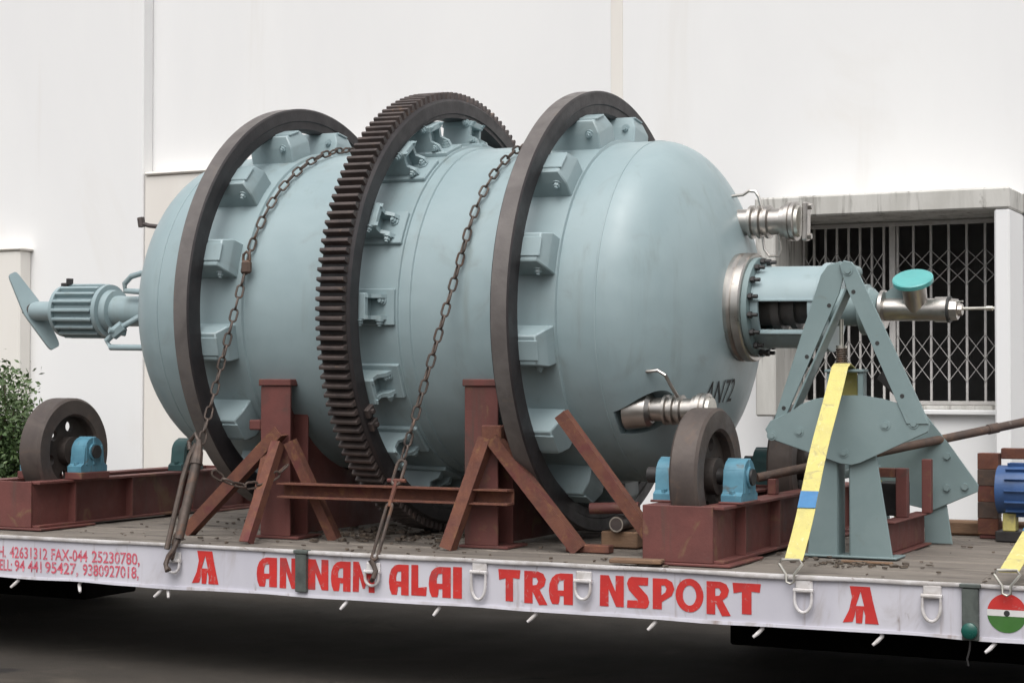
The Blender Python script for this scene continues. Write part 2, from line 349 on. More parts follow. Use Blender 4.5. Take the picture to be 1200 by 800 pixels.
# lashing rings on the rail
def dring(x, z, hang, plate=True):
    m = MB()
    if plate:
        m.bx(x+4-.035, x+4+.035, -.012, 0, z-GZ+.018, z-GZ+.052, .004)
        m.cyl(T(x-.04, -.016, z+.012), T(x+.04, -.016, z+.012), .009, n=10)
    pl = m.build('lashing_bracket', 'lip' if plate else 'rail', tr)
    pts = []
    w, h = .034, hang
    for a in range(0, 181, 20): pts.append(T(x-w*math.cos(R(a)), -.020, z+.012-h*.45-h*.55*math.sin(R(a))))
    pts = [T(x-w, -.018, z+.014)]+pts+[T(x+w, -.018, z+.014)]
    m = MB(); m.tube(pts, .0068, 8, True); m.build('lashing_ring', 'lip', pl if False else tr)
for x, z, h in ((-5.118, -.085, .055), (-4.05, -.085, .06), (-3.526, -.062, .115), (-3.042, -.075, .075), (-2.104, -.065, .085), (-1.605, -.060, .095)): dring(x, z, h)
# rope hooks under the rail
for x in (-6.076, -5.69, -5.211, -5.165, -3.735, -3.274, -2.736, -2.284, -1.806, -1.381, -4.2, -.9, -.4):
    s = rnd.choice((-1, 1, 1)); b = rnd.uniform(.012, .03)
    m = MB(); m.tube([T(x, .02, -.196), T(x+s*.004, .012, -.215), T(x-s*b*.4, .0, -.232), T(x-s*b, -.012, -.247)], [.0085, .0085, .0085, .006], 8); m.build('rope_hook', 'lip', tr)
m = MB(); m.tube([T(-1.463, -.01, -.205), T(-1.465, -.012, -.24), T(-1.475, -.010, -.275), T(-1.47, -.01, -.30)], .004, 6); m.build('hanging_wire', 'dark', tr)

# ---- lettering painted on the rail
G = {
 'A': [[(.14, 0), (.40, .0), (.44, .10), (.46, .27), (.62, .27), (.62, 0), (1, 0), (1, 1), (.50, 1), (.30, .96), (.13, .84), (.03, .65), (0, .42), (.04, .18)], [(.37, .45), (.37, .62), (.44, .76), (.62, .78), (.62, .45)]],
 'N': [[(0, 0), (.02, 1), (.38, 1), (.66, .48), (.66, 1), (1, 1), (1, 0), (.68, 0), (.37, .56), (.37, 0)]],
 'M': [[(0, 0), (.02, 1), (.28, 1), (.50, .50), (.72, 1), (.97, 1), (1, 0), (.73, 0), (.71, .52), (.55, .12), (.46, .12), (.30, .52), (.28, 0)]],
 'L': [[(0, 0), (.0, 1), (.45, 1), (.45, .26), (1, .30), (.96, 0)]],
 'I': [[(0, 0), (0, 1), (1, 1), (1, 0)]],
 'T': [[(.33, 0), (.33, .72), (.04, .66), (0, 1), (1, 1), (.96, .72), (.67, .74), (.67, 0)]],
 'R': [[(0, 0), (0, 1), (.58, 1), (.82, .93), (.93, .76), (.86, .56), (.66, .44), (1, -.02), (.64, -.04), (.36, .36), (.36, 0)], [(.36, .56), (.36, .80), (.52, .80), (.60, .69), (.53, .58)]],
 'S': [[(0, 0), (.02, .24), (.50, .25), (.08, .58), (.0, .78), (.08, .94), (.2, 1), (.96, 1), (.94, .74), (.50, .74), (.92, .42), (1, .22), (.94, .06), (.84, 0)]],
 'P': [[(0, 0), (0, 1), (.64, 1), (.90, .90), (1, .68), (.88, .46), (.42, .24), (.42, 0)], [(.40, .46), (.40, .78), (.56, .78), (.64, .68), (.58, .56)]],
 'O': [[(.5+.5*math.cos(a*math.pi/12), .5+.5*math.sin(a*math.pi/12)) for a in range(24)], [(.5+.24*math.cos(a*math.pi/12), .5+.30*math.sin(a*math.pi/12)) for a in range(24)]],
 'logo': [[(0, 0), (.28, .03), (.34, .22), (.36, .36), (.37, .0), (.54, .0), (.58, .38), (.63, .22), (.62, 0), (1, 0), (.90, .38), (.84, .62), (.76, 1), (.20, 1), (.26, .7), (.18, .35)], [(.37, .47), (.60, .47), (.50, .86)]],
}
def glyph(ch, x0, x1, zt, zb, mat='red', y=-.0020, par=tr):
    polys = [[Vector((x0+4+(x1-x0)*px, y, (zb+(zt-zb)*pz)-GZ)) for px, pz in pl] for pl in G[ch]]
    tri = tessellate_polygon(polys); vs = [v for pl in polys for v in pl]
    me = bpy.data.meshes.new('letter'); me.from_pydata([tuple(v) for v in vs], [], [tuple(t) for t in tri]); me.materials.append(M[mat])
    return link('letter', me, par)
spec = [('logo', -5.025, -4.875, -.022, -.172), ('A', -4.666, -4.556, -.036, -.168), ('N', -4.542, -4.447, -.034, -.170), ('N', -4.392, -4.284, -.033, -.168),
        ('A', -4.271, -4.169, -.036, -.168), ('M', -4.158, -4.046, -.034, -.166), ('A', -3.974, -3.875, -.036, -.168), ('L', -3.862, -3.785, -.034, -.166), ('A', -3.776, -3.668, -.037, -.168),
        ('I', -3.657, -3.614, -.034, -.168), ('T', -3.440, -3.336, -.033, -.166), ('R', -3.318, -3.210, -.034, -.169), ('A', -3.204, -3.094, -.037, -.166), ('N', -2.973, -2.866, -.035, -.162),
        ('S', -2.852, -2.754, -.036, -.162), ('P', -2.739, -2.645, -.037, -.161), ('O', -2.640, -2.521, -.031, -.166), ('R', -2.508, -2.406, -.037, -.168), ('T', -2.399, -2.281, -.038, -.160), ('logo', -1.952, -1.811, -.027, -.168)]
for s in spec: glyph(*s)
def text(body, x, z, size, width, mat, y=-.0020, name='lettering', par=tr):
    cu = bpy.data.curves.new(name, 'FONT'); cu.body = body; cu.size = size; cu.resolution_u = 3; cu.offset = .0012
    ob = bpy.data.objects.new(name, cu); COL.objects.link(ob)
    dg = bpy.context.evaluated_depsgraph_get(); me = bpy.data.meshes.new_from_object(ob.evaluated_get(dg)); bpy.data.objects.remove(ob)
    w = max(v.co.x for v in me.vertices)
    for v in me.vertices: v.co = Vector((x+4+v.co.x/w*width, y, z-GZ+v.co.y))
    me.materials.clear(); me.materials.append(M[mat]); return link(name, me, par)
for body, x, z, w in (('PH.', -6.215, -.102, .075), ('42631312', -6.115, -.102, .235), ('FAX-044', -5.860, -.102, .225), ('25230780,', -5.610, -.102, .285), ('CELL:', -6.215, -.166, .115), ('94', -6.085, -.166, .065), ('441', -6.000, -.166, .085), ('95427,', -5.895, -.166, .205), ('9380927018,', -5.665, -.166, .335)):
    text(body, x, z, .076, w, 'pink')
# round emblem: red over white over green
def seg(za, zb, r, mat, y, cx=-1.330, cz=-.098):
    n = 24; top = []; bot = []
    pts = []
    a0, a1 = math.asin(za/r), math.asin(zb/r)
    for i in range(n+1): a = a0+(a1-a0)*i/n; pts.append((cx+r*math.cos(a), cz+r*math.sin(a)))
    for i in range(n+1): a = a1+(a0-a1)*i/n; pts.append((cx-r*math.cos(a), cz+r*math.sin(a)))
    polys = [[Vector((px+4, y, pz-GZ)) for px, pz in pts]]
    tri = tessellate_polygon(polys); me = bpy.data.meshes.new('emblem_band'); me.from_pydata([tuple(v) for v in polys[0]], [], [tuple(t) for t in tri]); me.materials.append(M[mat]); link('emblem_band', me, tr)
seg(.013, .0715, .072, 'red', -.0022); seg(-.011, .0125, .072, 'white', -.0022); seg(-.0715, -.0115, .072, 'green', -.0022)
m = MB(); c = T(-1.330, -.0026, -.098); m.cyl(c, c+Vector((0, -.001, 0)), .011, n=16); m.build('emblem_wheel', 'black', tr)

# ================================================================== VESSEL
O = Vector((-3.4772, 1.2573, 1.0966)); va, vb = -.01465, -.01805
ax = Vector((math.cos(va)*math.cos(vb), math.sin(va)*math.cos(vb), math.sin(vb))); e1 = Vector((-math.sin(va), math.cos(va), 0)); e2 = ax.cross(e1)
ves = thing('rotary_dryer', 'large pale blue-grey steel dryer drum with riding rings and girth gear', 'machine')
VM = Matrix(((ax.x, e1.x, e2.x, O.x), (ax.y, e1.y, e2.y, O.y), (ax.z, e1.z, e2.z, O.z), (0, 0, 0, 1)))
ves.matrix_world = VM
def W(s, y, z): return VM @ Vector((s, y, z))
RS = .815; SR, SL, SG = 0.0, -1.725, -.8134; TK, TG = .091, .158; RO, RI = 1.068, .950; RG = 1.107
m = MB()
prof = []
for i in range(0, 21):
    a = math.pi/2*i/20; prof.append((-2.11-.41*math.cos(a), RS*math.sin(a)))
def pad(a, b, h): return [(a-.004, RS), (a, RS+h), (b, RS+h), (b+.004, RS)]
prof += pad(-1.97, -1.585, .013) + pad(-1.12, -.640, .008)[:2] + [(-1.10, RS+.008), (-1.097, RS+.018), (-.700, RS+.018), (-.697, RS+.008)] + pad(-1.12, -.640, .008)[2:] + pad(-.25, .112, .014)
for i in range(0, 21):
    a = math.pi/2*i/20; prof.append((.298+.405*math.sin(a), RS*math.cos(a)))
m.lathe(prof, 160); sh = m.build('shell', 'paint', ves, True, 40)
k = MB(); k.cyl((.33, -.565, -.470), (1.2, -.565, -.455), .098, n=40); cut = k.build('cutter', 'paint', ves)
md = sh.modifiers.new('pocket', 'BOOLEAN'); md.operation = 'DIFFERENCE'; md.solver = 'EXACT'; md.object = cut
dg = bpy.context.evaluated_depsgraph_get(); me = bpy.data.meshes.new_from_object(sh.evaluated_get(dg)); sh.modifiers.clear(); sh.data = me
me.set_sharp_from_angle(angle=R(40)); bpy.data.objects.remove(cut)
for s in (.298, -2.11):
    m = MB(); m.lathe([(s-.006, RS-.004), (s-.004, RS+.0025), (s, RS+.0035), (s+.004, RS+.0025), (s+.006, RS-.004)], 128, cap=False, closed=True); m.build('weld_seam', 'paint', ves)
# riding rings
for s1 in (SR, SL):
    s0 = s1-TK
    m = MB(); m.lathe([(s0, RI+.012), (s0, RO-.008), (s0+.007, RO), (s0+TK*.5, RO-.0015), (s1-.007, RO), (s1, RO-.008), (s1, RI+.055), (s1-.006, RI+.05), (s1-.006, RI+.012), (s1-.016, RI), (s0+.016, RI)], 160, cap=False, closed=True)
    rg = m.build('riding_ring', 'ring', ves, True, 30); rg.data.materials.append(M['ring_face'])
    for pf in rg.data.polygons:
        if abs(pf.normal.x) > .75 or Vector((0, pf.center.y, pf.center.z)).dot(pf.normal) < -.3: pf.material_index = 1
# support blocks under the rings
def block_mesh():
    m = MB(); x0, x1 = -.15, .105; hb, ht = .088, .066; zb, zt = .80, .958
    vs = []
    for (z, h, xa, xb) in ((zb, hb, x0, x1), (.90, hb*.97, x0, x1), (zt, ht, x0+.01, x1-.03)):
        vs.append([Vector((xa, -h, z)), Vector((xb, -h, z)), Vector((xb, h, z)), Vector((xa, h, z))])
    m.rings(vs)
    es = [e for e in m.bm.edges]; bmesh.ops.bevel(m.bm, geom=es, offset=.005, segments=1, affect='EDGES', clamp_overlap=True)
    m.bx(-.02, .085, -.045, .045, zt-.004, zt+.006, .003)
    return m.mesh('ring_block', 'paint', True, 30)
def bolt_mesh():
    m = MB(); m.cyl((0, 0, 0), (0, 0, .006), .022, n=16); m.cyl((0, 0, .006), (0, 0, .020), .016, n=6); m.cyl((0, 0, .02), (0, 0, .03), .009, n=10); return m.mesh('bolt', 'paint', True, 30)
BM_, BO = block_mesh(), bolt_mesh()
for s1, ph0 in ((SR, 15.5), (SL, 15.5)):
    for k in range(13):
        b = link('ring_block', BM_, ves); b.matrix_local = Matrix.Translation((s1, 0, 0)) @ rotx(ph0+k*360/13)
        q = link('bolt', BO, b); q.matrix_local = Matrix.Translation((.055, -.079, .895)) @ Matrix.Rotation(R(97), 4, 'X')
# girth gear: rim, face flange, teeth
s0 = SG-TG
gm = MB(); gm.lathe([(s0, .985), (s0, 1.072), (SG-.012, 1.072), (SG, 1.060), (SG+.002, 1.0), (SG-.006, .996), (SG-.006, .978), (SG-.03, .972), (s0+.03, .972)], 160, cap=False, closed=True)
gear = gm.build('girth_gear', 'gear_face', ves, True, 30)
m = MB(); h = .0135; t = .0082; rs = []
for x in (s0, SG-.014): rs.append([Vector((x, -h-.003, 1.068)), Vector((x, -h, 1.076)), Vector((x, -t-.002, 1.096)), Vector((x, -t, RG-.002)), Vector((x, -t*.6, RG)), Vector((x, t*.6, RG)), Vector((x, t, RG-.002)), Vector((x, t+.002, 1.096)), Vector((x, h, 1.076)), Vector((x, h+.003, 1.068))])
m.rings(rs); tooth = m.mesh('tooth', 'gear', True, 25)
NT = 152
for k in range(NT):
    q = link('tooth', tooth, gear); q.matrix_local = rotx(1.1+k*360/NT)
# splice lugs on the gear face
for ph in (-31, 149):
    m = MB(); m.bx(SG-.004, SG+.022, -.06, -.012, .985, 1.045, .004); m.bx(SG-.004, SG+.022, .012, .06, .985, 1.045, .004)
    for y in (-.036, .036): m.cyl((SG+.022, y, 1.015), (SG+.036, y, 1.015), .012, n=6)
    q = m.build('splice_lug', 'gear', gear); q.matrix_local = rotx(ph)
# gear brackets
def bracket_mesh():
    m = MB()
    m.bx(-.135, .135, -.085, .085, RS+.012, RS+.034, .004)                 # foot plate
    for y in (-.05, .05): m.prism([(-.11, RS+.03), (.10, RS+.03), (.085, RS+.065), (.045, RS+.085), (.045, RS+.125), (.07, RS+.155), (-.11, RS+.158)], y-.009, y+.009)
    m.bx(-.12, .055, -.062, .062, RS+.128, RS+.158, .004)                   # top plate under the rim
    m.bx(-.045, .012, -.05, .05, RS+.03, RS+.13, .004)                     # web
    return m.mesh('gear_bracket', 'paint', True, 30)
GB = bracket_mesh()
for ph in (-73, -48.5, -24.7, -.5, 25.8, 52, 69, 95, 121, 147, 172, 197, 222, 247, 270):
    b = link('gear_bracket', GB, ves); b.matrix_local = Matrix.Translation((SG-.03, 0, 0)) @ rotx(ph)
    q = link('bolt', BO, b); q.matrix_local = Matrix.Translation((.07, -.060, RS+.052)) @ Matrix.Rotation(R(90), 4, 'X')
    q = link('bolt', BO, b); q.matrix_local = Matrix.Translation((.075, .03, RS+.035))
    q = link('bolt', BO, b); q.matrix_local = Matrix.Translation((.02, -.06, RS+.145)) @ Matrix.Rotation(R(90), 4, 'X')
# ---- right end: flange, lantern, discharge pipe
zo = .022
m = MB(); m.lathe([(.60, .245), (.655, .252), (.70, .255), (.712, .246), (.722, .255), (.755, .255), (.762, .248), (.762, .16), (.60, .16)], 72, (0, zo), cap=False, closed=True); m.build('end_flange', 'steel', ves, True, 30)
m = MB(); m.lathe([(.763, .16), (.763, .232), (.790, .232), (.793, .20), (.793, .16)], 64, (0, zo), cap=False, closed=True); m.build('bolting_ring', 'stand', ves, True, 30)
m = MB(); m.cyl((0, 0, -.02), (0, 0, .012), .010, n=8); m.cyl((0, 0, .004), (0, 0, .020), .0165, n=6); m.cyl((0, 0, .02), (0, 0, .046), .009, n=8); stud = m.mesh('stud', 'dark')
for k in range(16):
    a = 2*math.pi*(k+.5)/16; q = link('stud', stud, ves); q.matrix_local = Matrix.Translation((.792, .216*math.cos(a), zo+.216*math.sin(a))) @ Matrix.Rotation(R(90), 4, 'Y')
def arc_shell(x0, x1, r0, r1, a0, a1, n, name, mat):
    m = MB(); rs = []
    for i in range(n+1):
        a = R(a0+(a1-a0)*i/n); c, s = -math.cos(a), math.sin(a)
        rs.append([Vector((x0, r1*c, zo+r1*s)), Vector((x1, r1*c, zo+r1*s)), Vector((x1, r0*c, zo+r0*s)), Vector((x0, r0*c, zo+r0*s))])
    m.rings(rs); return m.build(name, mat, ves, True, 30)
arc_shell(.794, 1.10, .172, .190, 8, 172, 30, 'lantern_top', 'paint')
arc_shell(.794, 1.10, .172, .190, -145, -38, 22, 'lantern_bottom', 'paint')
for (a, b) in ((.794, .83), (1.065, 1.10)):
    arc_shell(a, b, .172, .1895, -37.8, 7.8, 8, 'lantern_end', 'paint'); arc_shell(a, b, .172, .1895, 172.2, 214.8, 8, 'lantern_end', 'paint')
m = MB(); m.bx(.794, 1.10, -.196, -.176, zo+.020, zo+.030, .002); m.build('lantern_lip', 'paint', ves)
m = MB(); m.bx(.82, 1.08, -.160, -.140, zo-.128, zo-.118, .002); m.build('lantern_lip', 'paint', ves)
m = MB(); m.lathe([(.76, .085), (.86, .085), (.86, .11), (.90, .11), (.90, .085), (.94, .085), (.94, .10), (.97, .10), (.97, .075), (1.14, .075)], 40, (0, zo)); m.build('inner_shaft', 'ring', ves, True, 30)
m = MB(); m.lathe([(1.101, .10), (1.101, .205), (1.130, .205), (1.133, .198), (1.133, .10)], 64, (0, zo), cap=False, closed=True); m.build('lantern_flange', 'paint', ves, True, 30)
m = MB(); m.lathe([(1.12, .085), (1.32, .085), (1.32, .06)], 40, (0, zo)); m.build('neck_pipe', 'stand', ves, True, 30)
zp = .012
m = MB(); m.lathe([(1.27, .06), (1.27, .115), (1.295, .115), (1.30, .10), (1.315, .098), (1.345, .07), (1.35, .05)], 40, (0, zp)); m.build('pipe_flange', 'stand', ves, True, 30)
m = MB(); m.lathe([(1.352, .045), (1.356, .088), (1.372, .088), (1.374, .052), (1.60, .050)], 40, (0, zp)); m.build('tee_pipe', 'steel', ves, True, 30)
m = MB(); tv = Vector((0, -math.sin(R(30)), math.cos(R(30)))); m.cyl(Vector((1.515, 0, zp)), Vector((1.515, 0, zp))+tv*.135, .050, .056, 28); m.build('tee_neck', 'steel', ves, True, 30)
m = MB(); c = Vector((1.515, 0, zp))+tv*.135; m.tube([c, c+tv*.004, c+tv*.022, c+tv*.026], [.082, .090, .090, .084], 36); cap = m.build('tee_cap', 'turq', ves, True, 30)
m = MB(); m.lathe([(1.40, .0), (1.40, .0)], 4) if False else m.prism([(1.372, zp+.045), (1.47, zp+.045), (1.47, zp+.115), (1.435, zp+.120), (1.372, zp+.075)], -.006, .006); m.build('gusset', 'stand', ves)
m = MB(); m.lathe([(1.598, .045), (1.600, .056), (1.655, .057), (1.658, .045)], 36, (0, zp)); m.build('sleeve', 'steel', ves, True, 30)
m = MB(); m.lathe([(1.656, .04), (1.656, .059), (1.668, .059), (1.668, .04)], 36, (0, zp)); m.build('seal_ring', 'black', ves, True, 30)
m = MB(); m.lathe([(1.667, .03), (1.668, .05), (1.70, .047), (1.703, .03), (1.72, .026), (1.722, .01)], 8, (0, zp)); m.build('gland_nut', 'steel', ves, True, 20)
m = MB(); m.tube([(1.70, 0, zp+.004), (1.82, 0, zp+.006), (1.86, 0, zp+.006)], .0068, 10); m.cyl((1.825, 0, zp+.006), (1.852, 0, zp+.006), .011, n=12); m.build('rod', 'zinc', ves)
m = MB(); m.tube([(1.69, -.03, zp+.03), (1.73, -.035, zp+.036)], .004, 6); m.build('tie_wire', 'zinc', ves)
# nozzles
def nozzle(x, y, z, name, L=.30, k=1.0, collar=None):
    p = []
    r = .062*k
    for i, (dx, rr) in enumerate(((0, .9), (.06, .9), (.065, 1.15), (.078, 1.15), (.083, .92), (.095, .92), (.10, 1.15), (.113, 1.15), (.118, .92), (.13, .92), (.135, 1.15), (.148, 1.15), (.153, .9), (.20, .9), (.203, 1.12), (.225, 1.12))): p.append((x+dx*L/.3, r*rr))
    m = MB(); m.lathe(p, 36, (y, z)); nz = m.build(name, 'steel', ves, True, 30)
    q = x+.226*L/.3
    m = MB(); m.lathe([(q, .02), (q, r*1.33), (q+.018, r*1.33), (q+.021, r*1.25), (q+.025, r*1.33), (q+.043, r*1.33), (q+.046, r*1.2)], 36, (y, z)); m.build('ferrule', 'steel', nz, True, 30)
    m = MB(); m.lathe([(q+.0465, .0), (q+.0465, r*1.1), (q+.060, r*1.0), (q+.062, 0)], 36, (y, z)); m.build('end_cap', 'zinc', nz, True, 30)
    return nz
na = nozzle(.605, .13, .432, 'bellows_nozzle', .345, 1.12)
m = MB(); m.bx(.938, .965, .10, .16, .34, .52, .006); m.cyl((.965, .13, .50), (.98, .13, .50), .014, n=6); m.cyl((.965, .13, .36), (.98, .13, .36), .014, n=6); m.build('clamp_bar', 'steel', na)
m = MB(); m.tube([(.56, .11, .555), (.645, .11, .562), (.672, .11, .580), (.705, .11, .576), (.722, .11, .55), (.745, .11, .47)], .0075, 8); m.build('vent_tube', 'steel', na)
m = MB(); m.tube([(.825, .11, .39), (.835, .11, .30), (.825, .11, .268), (.78, .11, .268), (.755, .11, .30), (.745, .11, .36)], .006, 8); m.build('vent_tube', 'steel', na)
nbz = nozzle(.47, -.55, -.455, 'bellows_nozzle', .30, .95)
m = MB(); m.lathe([(.36, .0), (.36, .094), (.46, .075), (.475, .058)], 32, (-.555, -.458)); m.build('reducer', 'steel', nbz, True, 30)
m = MB(); m.tube([(.46, -.655, -.285), (.50, -.66, -.285), (.54, -.66, -.280), (.575, -.66, -.30), (.60, -.63, -.36), (.612, -.60, -.395)], .008, 8); m.build('drain_tube', 'steel', nbz)
# stencilled letters on the right head
def on_head(y, z, lift=.004):
    r2 = (y*y+z*z)/(RS*RS); return Vector((.298+.405*math.sqrt(max(0, 1-r2))+lift, y, z))
cu = bpy.data.curves.new('stencil', 'FONT'); cu.body = 'AN72'; cu.size = .135
ob = bpy.data.objects.new('stencil', cu); COL.objects.link(ob); dg = bpy.context.evaluated_depsgraph_get()
me = bpy.data.meshes.new_from_object(ob.evaluated_get(dg)); bpy.data.objects.remove(ob)
w = max(v.co.x for v in me.vertices)
for v in me.vertices: v.co = on_head(-.30+v.co.x/w*.27, -.435+v.co.y*1.15+v.co.x*.05)
me.materials.clear(); me.materials.append(M['black']); link('stencil', me, ves)
# ---- left end: pipe, finned seal housing, shaft, torque arm
m = MB(); m.lathe([(-2.50, .16), (-2.56, .16), (-2.565, .085), (-2.95, .085), (-3.03, .088), (-3.035, .118), (-3.075, .122)], 40); m.build('inlet_pipe', 'paint', ves, True, 30)
m = MB(); m.lathe([(-3.075, .10), (-3.078, .150), (-3.105, .150), (-3.108, .125), (-3.39, .125), (-3.393, .148), (-3.415, .148), (-3.425, .10), (-3.435, .06)], 40); hous = m.build('finned_housing', 'paint', ves, True, 30)
for k in range(18):
    a = k*20; m = MB(); m.bx(-3.39, -3.11, -.009, .009, .11, .156, .004); q = m.build('fin', 'paint', hous); q.matrix_local = rotx(a)
m = MB(); m.cyl((-3.36, -.03, .15), (-3.36, -.03, .185), .02, n=6); m.bx(-3.415, -3.365, -.045, -.01, .125, .160, .004); m.build('plug', 'dark', hous)
m = MB(); m.lathe([(-3.43, .058), (-3.63, .056), (-3.65, .05)], 28); m.build('stub_shaft', 'paint', ves, True, 30)
u = (Vector((-3.81, -.04, .222))-Vector((-3.60, .11, -.215))).normalized(); nrm = (Vector((.82, -.48, .15))-u*Vector((.82, -.48, .15)).dot(u)).normalized(); wv = nrm.cross(u)
c0 = Vector((-3.655, .0, .005)); m = MB(); prof = [(-.252, .022), (-.242, .031), (-.222, .036), (-.05, .056), (0, .060), (.05, .055), (.22, .030), (.237, .025), (.245, .016)]
a = [c0+u*h+wv*w_ for h, w_ in prof]+[c0+u*h-wv*w_ for h, w_ in reversed(prof)]
m.rings([[p-nrm*.009 for p in a], [p+nrm*.009 for p in a]]); m.build('torque_arm', 'paint', ves, True, 30)
m = MB(); m.cyl(c0-Vector((.045, 0, 0)), c0-Vector((.005, 0, 0)), .040, n=18); m.cyl(c0-Vector((.065, 0, 0)), c0-Vector((.045, 0, 0)), .026, n=6); m.build('hub_nut', 'gear', ves, True, 30)
m = MB(); m.tube([(-2.50, -.10, .10), (-2.80, -.10, .105), (-2.90, -.10, .11), (-2.905, -.10, .15), (-2.86, -.10, .19), (-2.44, -.10, .29)], .016, 10); m.build('pipe_loop', 'paint', ves)
m = MB(); m.tube([(-2.80, -.06, -.02), (-2.92, -.12, -.10), (-3.0, -.13, -.17), (-2.97, -.13, -.205), (-2.80, -.13, -.205), (-2.44, -.14, -.205)], .017, 10); m.cyl((-2.90, -.11, -.085), (-2.96, -.13, -.135), .034, n=6); m.cyl((-2.955, -.165, -.11), (-2.905, -.085, -.125), .018, n=10); m.build('drain_valve', 'paint', ves)
m = MB(); m.tube([(-2.38, -.25, .43), (-2.62, -.25, .455), (-2.68, -.25, .47)], .012, 8); m.cyl((-2.67, -.25, .45), (-2.68, -.25, .50), .02, n=8); m.build('vent_nipple', 'gear', ves)

# ================================================================== TRANSPORT CRADLE
cr = thing('transport_cradle', 'red-brown steel cradle with two posts and rusty braces under the drum', 'cradle', (-4.3, 1.2, 0))
def C3(x, y, z): return Vector((x+4.3, y-1.2, z))
for xc in (-3.783, -4.905):
    for y0 in (.50, 1.85):
        m = MB(); w = .085
        for yy in (y0, y0+.155): m.bx(xc+4.3-w, xc+4.3+w, yy-1.2, yy-1.2+.012, .012, .735, .002)
        m.bx(xc+4.3-.006, xc+4.3+.006, y0-1.2+.012, y0-1.2+.155, .012, .735, 0)
        m.build('post', 'primer', cr)
        m = MB(); m.bx(xc+4.3-w-.008, xc+4.3+w+.006, y0-1.2-.010, y0-1.2+.18, .7355, .768, .004); m.build('post_cap', 'primer', cr)
        m = MB(); m.bx(xc+4.3-w-.02, xc+4.3+w+.06, y0-1.2-.02, y0-1.2+.19, .0, .0118, .002); m.build('base_plate', 'primer', cr)
    # curved saddle web from front post to rear post
    zc = 1.10+.018*(-(xc+3.477)); rr = RS+.022; poly = [(.672, .013), (1.848, .013), (1.848, .70)]
    pts = []
    for i in range(0, 21):
        a = R(-30-120*i/20); yy = 1.26+rr*math.cos(a); zz = zc+rr*math.sin(a)
        if .68 < yy < 1.84: pts.append((yy, min(zz, .70)))
    poly += pts+[(.672, pts[-1][1])]
    m = MB(); m.prismx([(y-1.2, z) for y, z in poly], xc+4.3+.03, xc+4.3+.05); m.build('saddle_web', 'primer', cr)
m = MB(); rs = [[C3(x, .400, .203), C3(x, .475, .203), C3(x, .475, .273), C3(x, .400, .273), C3(x, .400, .266), C3(x, .466, .262), C3(x, .466, .214), C3(x, .400, .210)] for x in (-4.83, -3.60)]
m.rings(rs); m.build('tie_channel', 'rust', cr, False)
for (a, b, w) in (((-3.735, .462, .50), (-3.885, .37, .0), .060), ((-3.70, .462, .50), (-3.290, .50, .010), .062), ((-4.845, .462, .52), (-5.42, .50, .012), .060), ((-4.86, .455, .46), (-4.865, .20, .0), .050), ((-4.80, .470, .47), (-4.60, .56, .0), .050), ((-4.93, .470, .43), (-4.955, .36, .0), .035)):
    m = MB(); m.angle(C3(*a), C3(*b), w, .008, (0, 1, 0), 1); m.build('brace', 'rust', cr, False)
m = MB(); m.bx(-3.76+4.3, -3.66+4.3, .455-1.2, .498-1.2, .45, .56, .006); m.build('brace_lug', 'rust', cr)
m = MB(); m.bx(-5.06+4.3, -4.995+4.3, .50-1.2, .58-1.2, .52, .57, .006); m.build('brace_lug', 'primer', cr)
m = MB(); m.bx(-3.36+4.3, -3.15+4.3, .50-1.2, .56-1.2, .0, .035, .004); m.build('foot_angle', 'rust', cr)

m = MB(); m.angle(Vector((-3.347, .43, .615)), Vector((-2.90, .51, .014)), .055, .008, (0, 1, 0), 1)
tag(m.build('steel_prop', 'rust', None, False), 'rusty angle-iron prop leaning from the right riding ring to the deck', 'prop')

# ================================================================== ROLLER FRAMES
def pillow_mesh(mat='blue'):
    m = MB(); pts = []
    n = 12
    for i in range(n+1):
        a = math.pi*i/n; pts.append((.075*math.cos(a), .075*math.sin(a)))
    body = [(.105, -.105), (.105, -.075), (.082, -.06)]+pts+[(-.082, -.06), (-.105, -.075), (-.105, -.105)]
    m.prismx(body, -.045, .045)
    for yy in (-.06, .06):
        m.bx(-.048, .048, yy-.008, yy+.008, -.07, .035, .003)
    m.bx(-.05, .05, -.012, .012, -.07, .078, .004)
    m.cyl((-.055, 0, 0), (.055, 0, 0), .045, n=20)
    for yy in (-.088, .088): m.cyl((0, yy, -.075), (0, yy, -.055), .014, n=6)
    return m.mesh('pillow_block', mat, True, 30)
PBm, PBd = pillow_mesh('blue'), pillow_mesh('teal_dark')
def roller_mesh(r, w):
    m = MB(); m.lathe([(-w, r*.66), (-w, r-.012), (-w+.012, r), (-.012, r), (0, r-.012), (0, r*.70), (-.012, r*.66)], 64, cap=False, closed=True); return m.mesh('roller', 'roller', True, 30)
def web_mesh(r, w):
    m = MB(); m.lathe([(-w+.006, .0), (-w+.006, r*.27), (-.006, r*.27), (-.006, 0)], 40)
    def circ(cy, cz, rr, n): return [Vector((0, cy+rr*math.cos(2*math.pi*i/n), cz+rr*math.sin(2*math.pi*i/n))) for i in range(n)]
    loops = [circ(0, 0, r*.665, 48), circ(0, 0, r*.265, 24)]+[circ(r*.47*math.cos(R(a)), r*.47*math.sin(R(a)), r*.105, 16) for a in range(20, 380, 60)]
    tri = tessellate_polygon(loops); allv = [v for l in loops for v in l]
    xs = (-w*.5-.012, -w*.5+.012); V = [[m.bm.verts.new((x, v.y, v.z)) for v in allv] for x in xs]
    for t in tri: m.bm.faces.new([V[0][k] for k in t]); m.bm.faces.new([V[1][k] for k in reversed(t)])
    k = 0
    for l in loops:
        n = len(l)
        for i in range(n): m.bm.faces.new((V[0][k+i], V[0][k+(i+1) % n], V[1][k+(i+1) % n], V[1][k+i]))
        k += n
    return m.mesh('roller_web', 'hollow', True, 30)
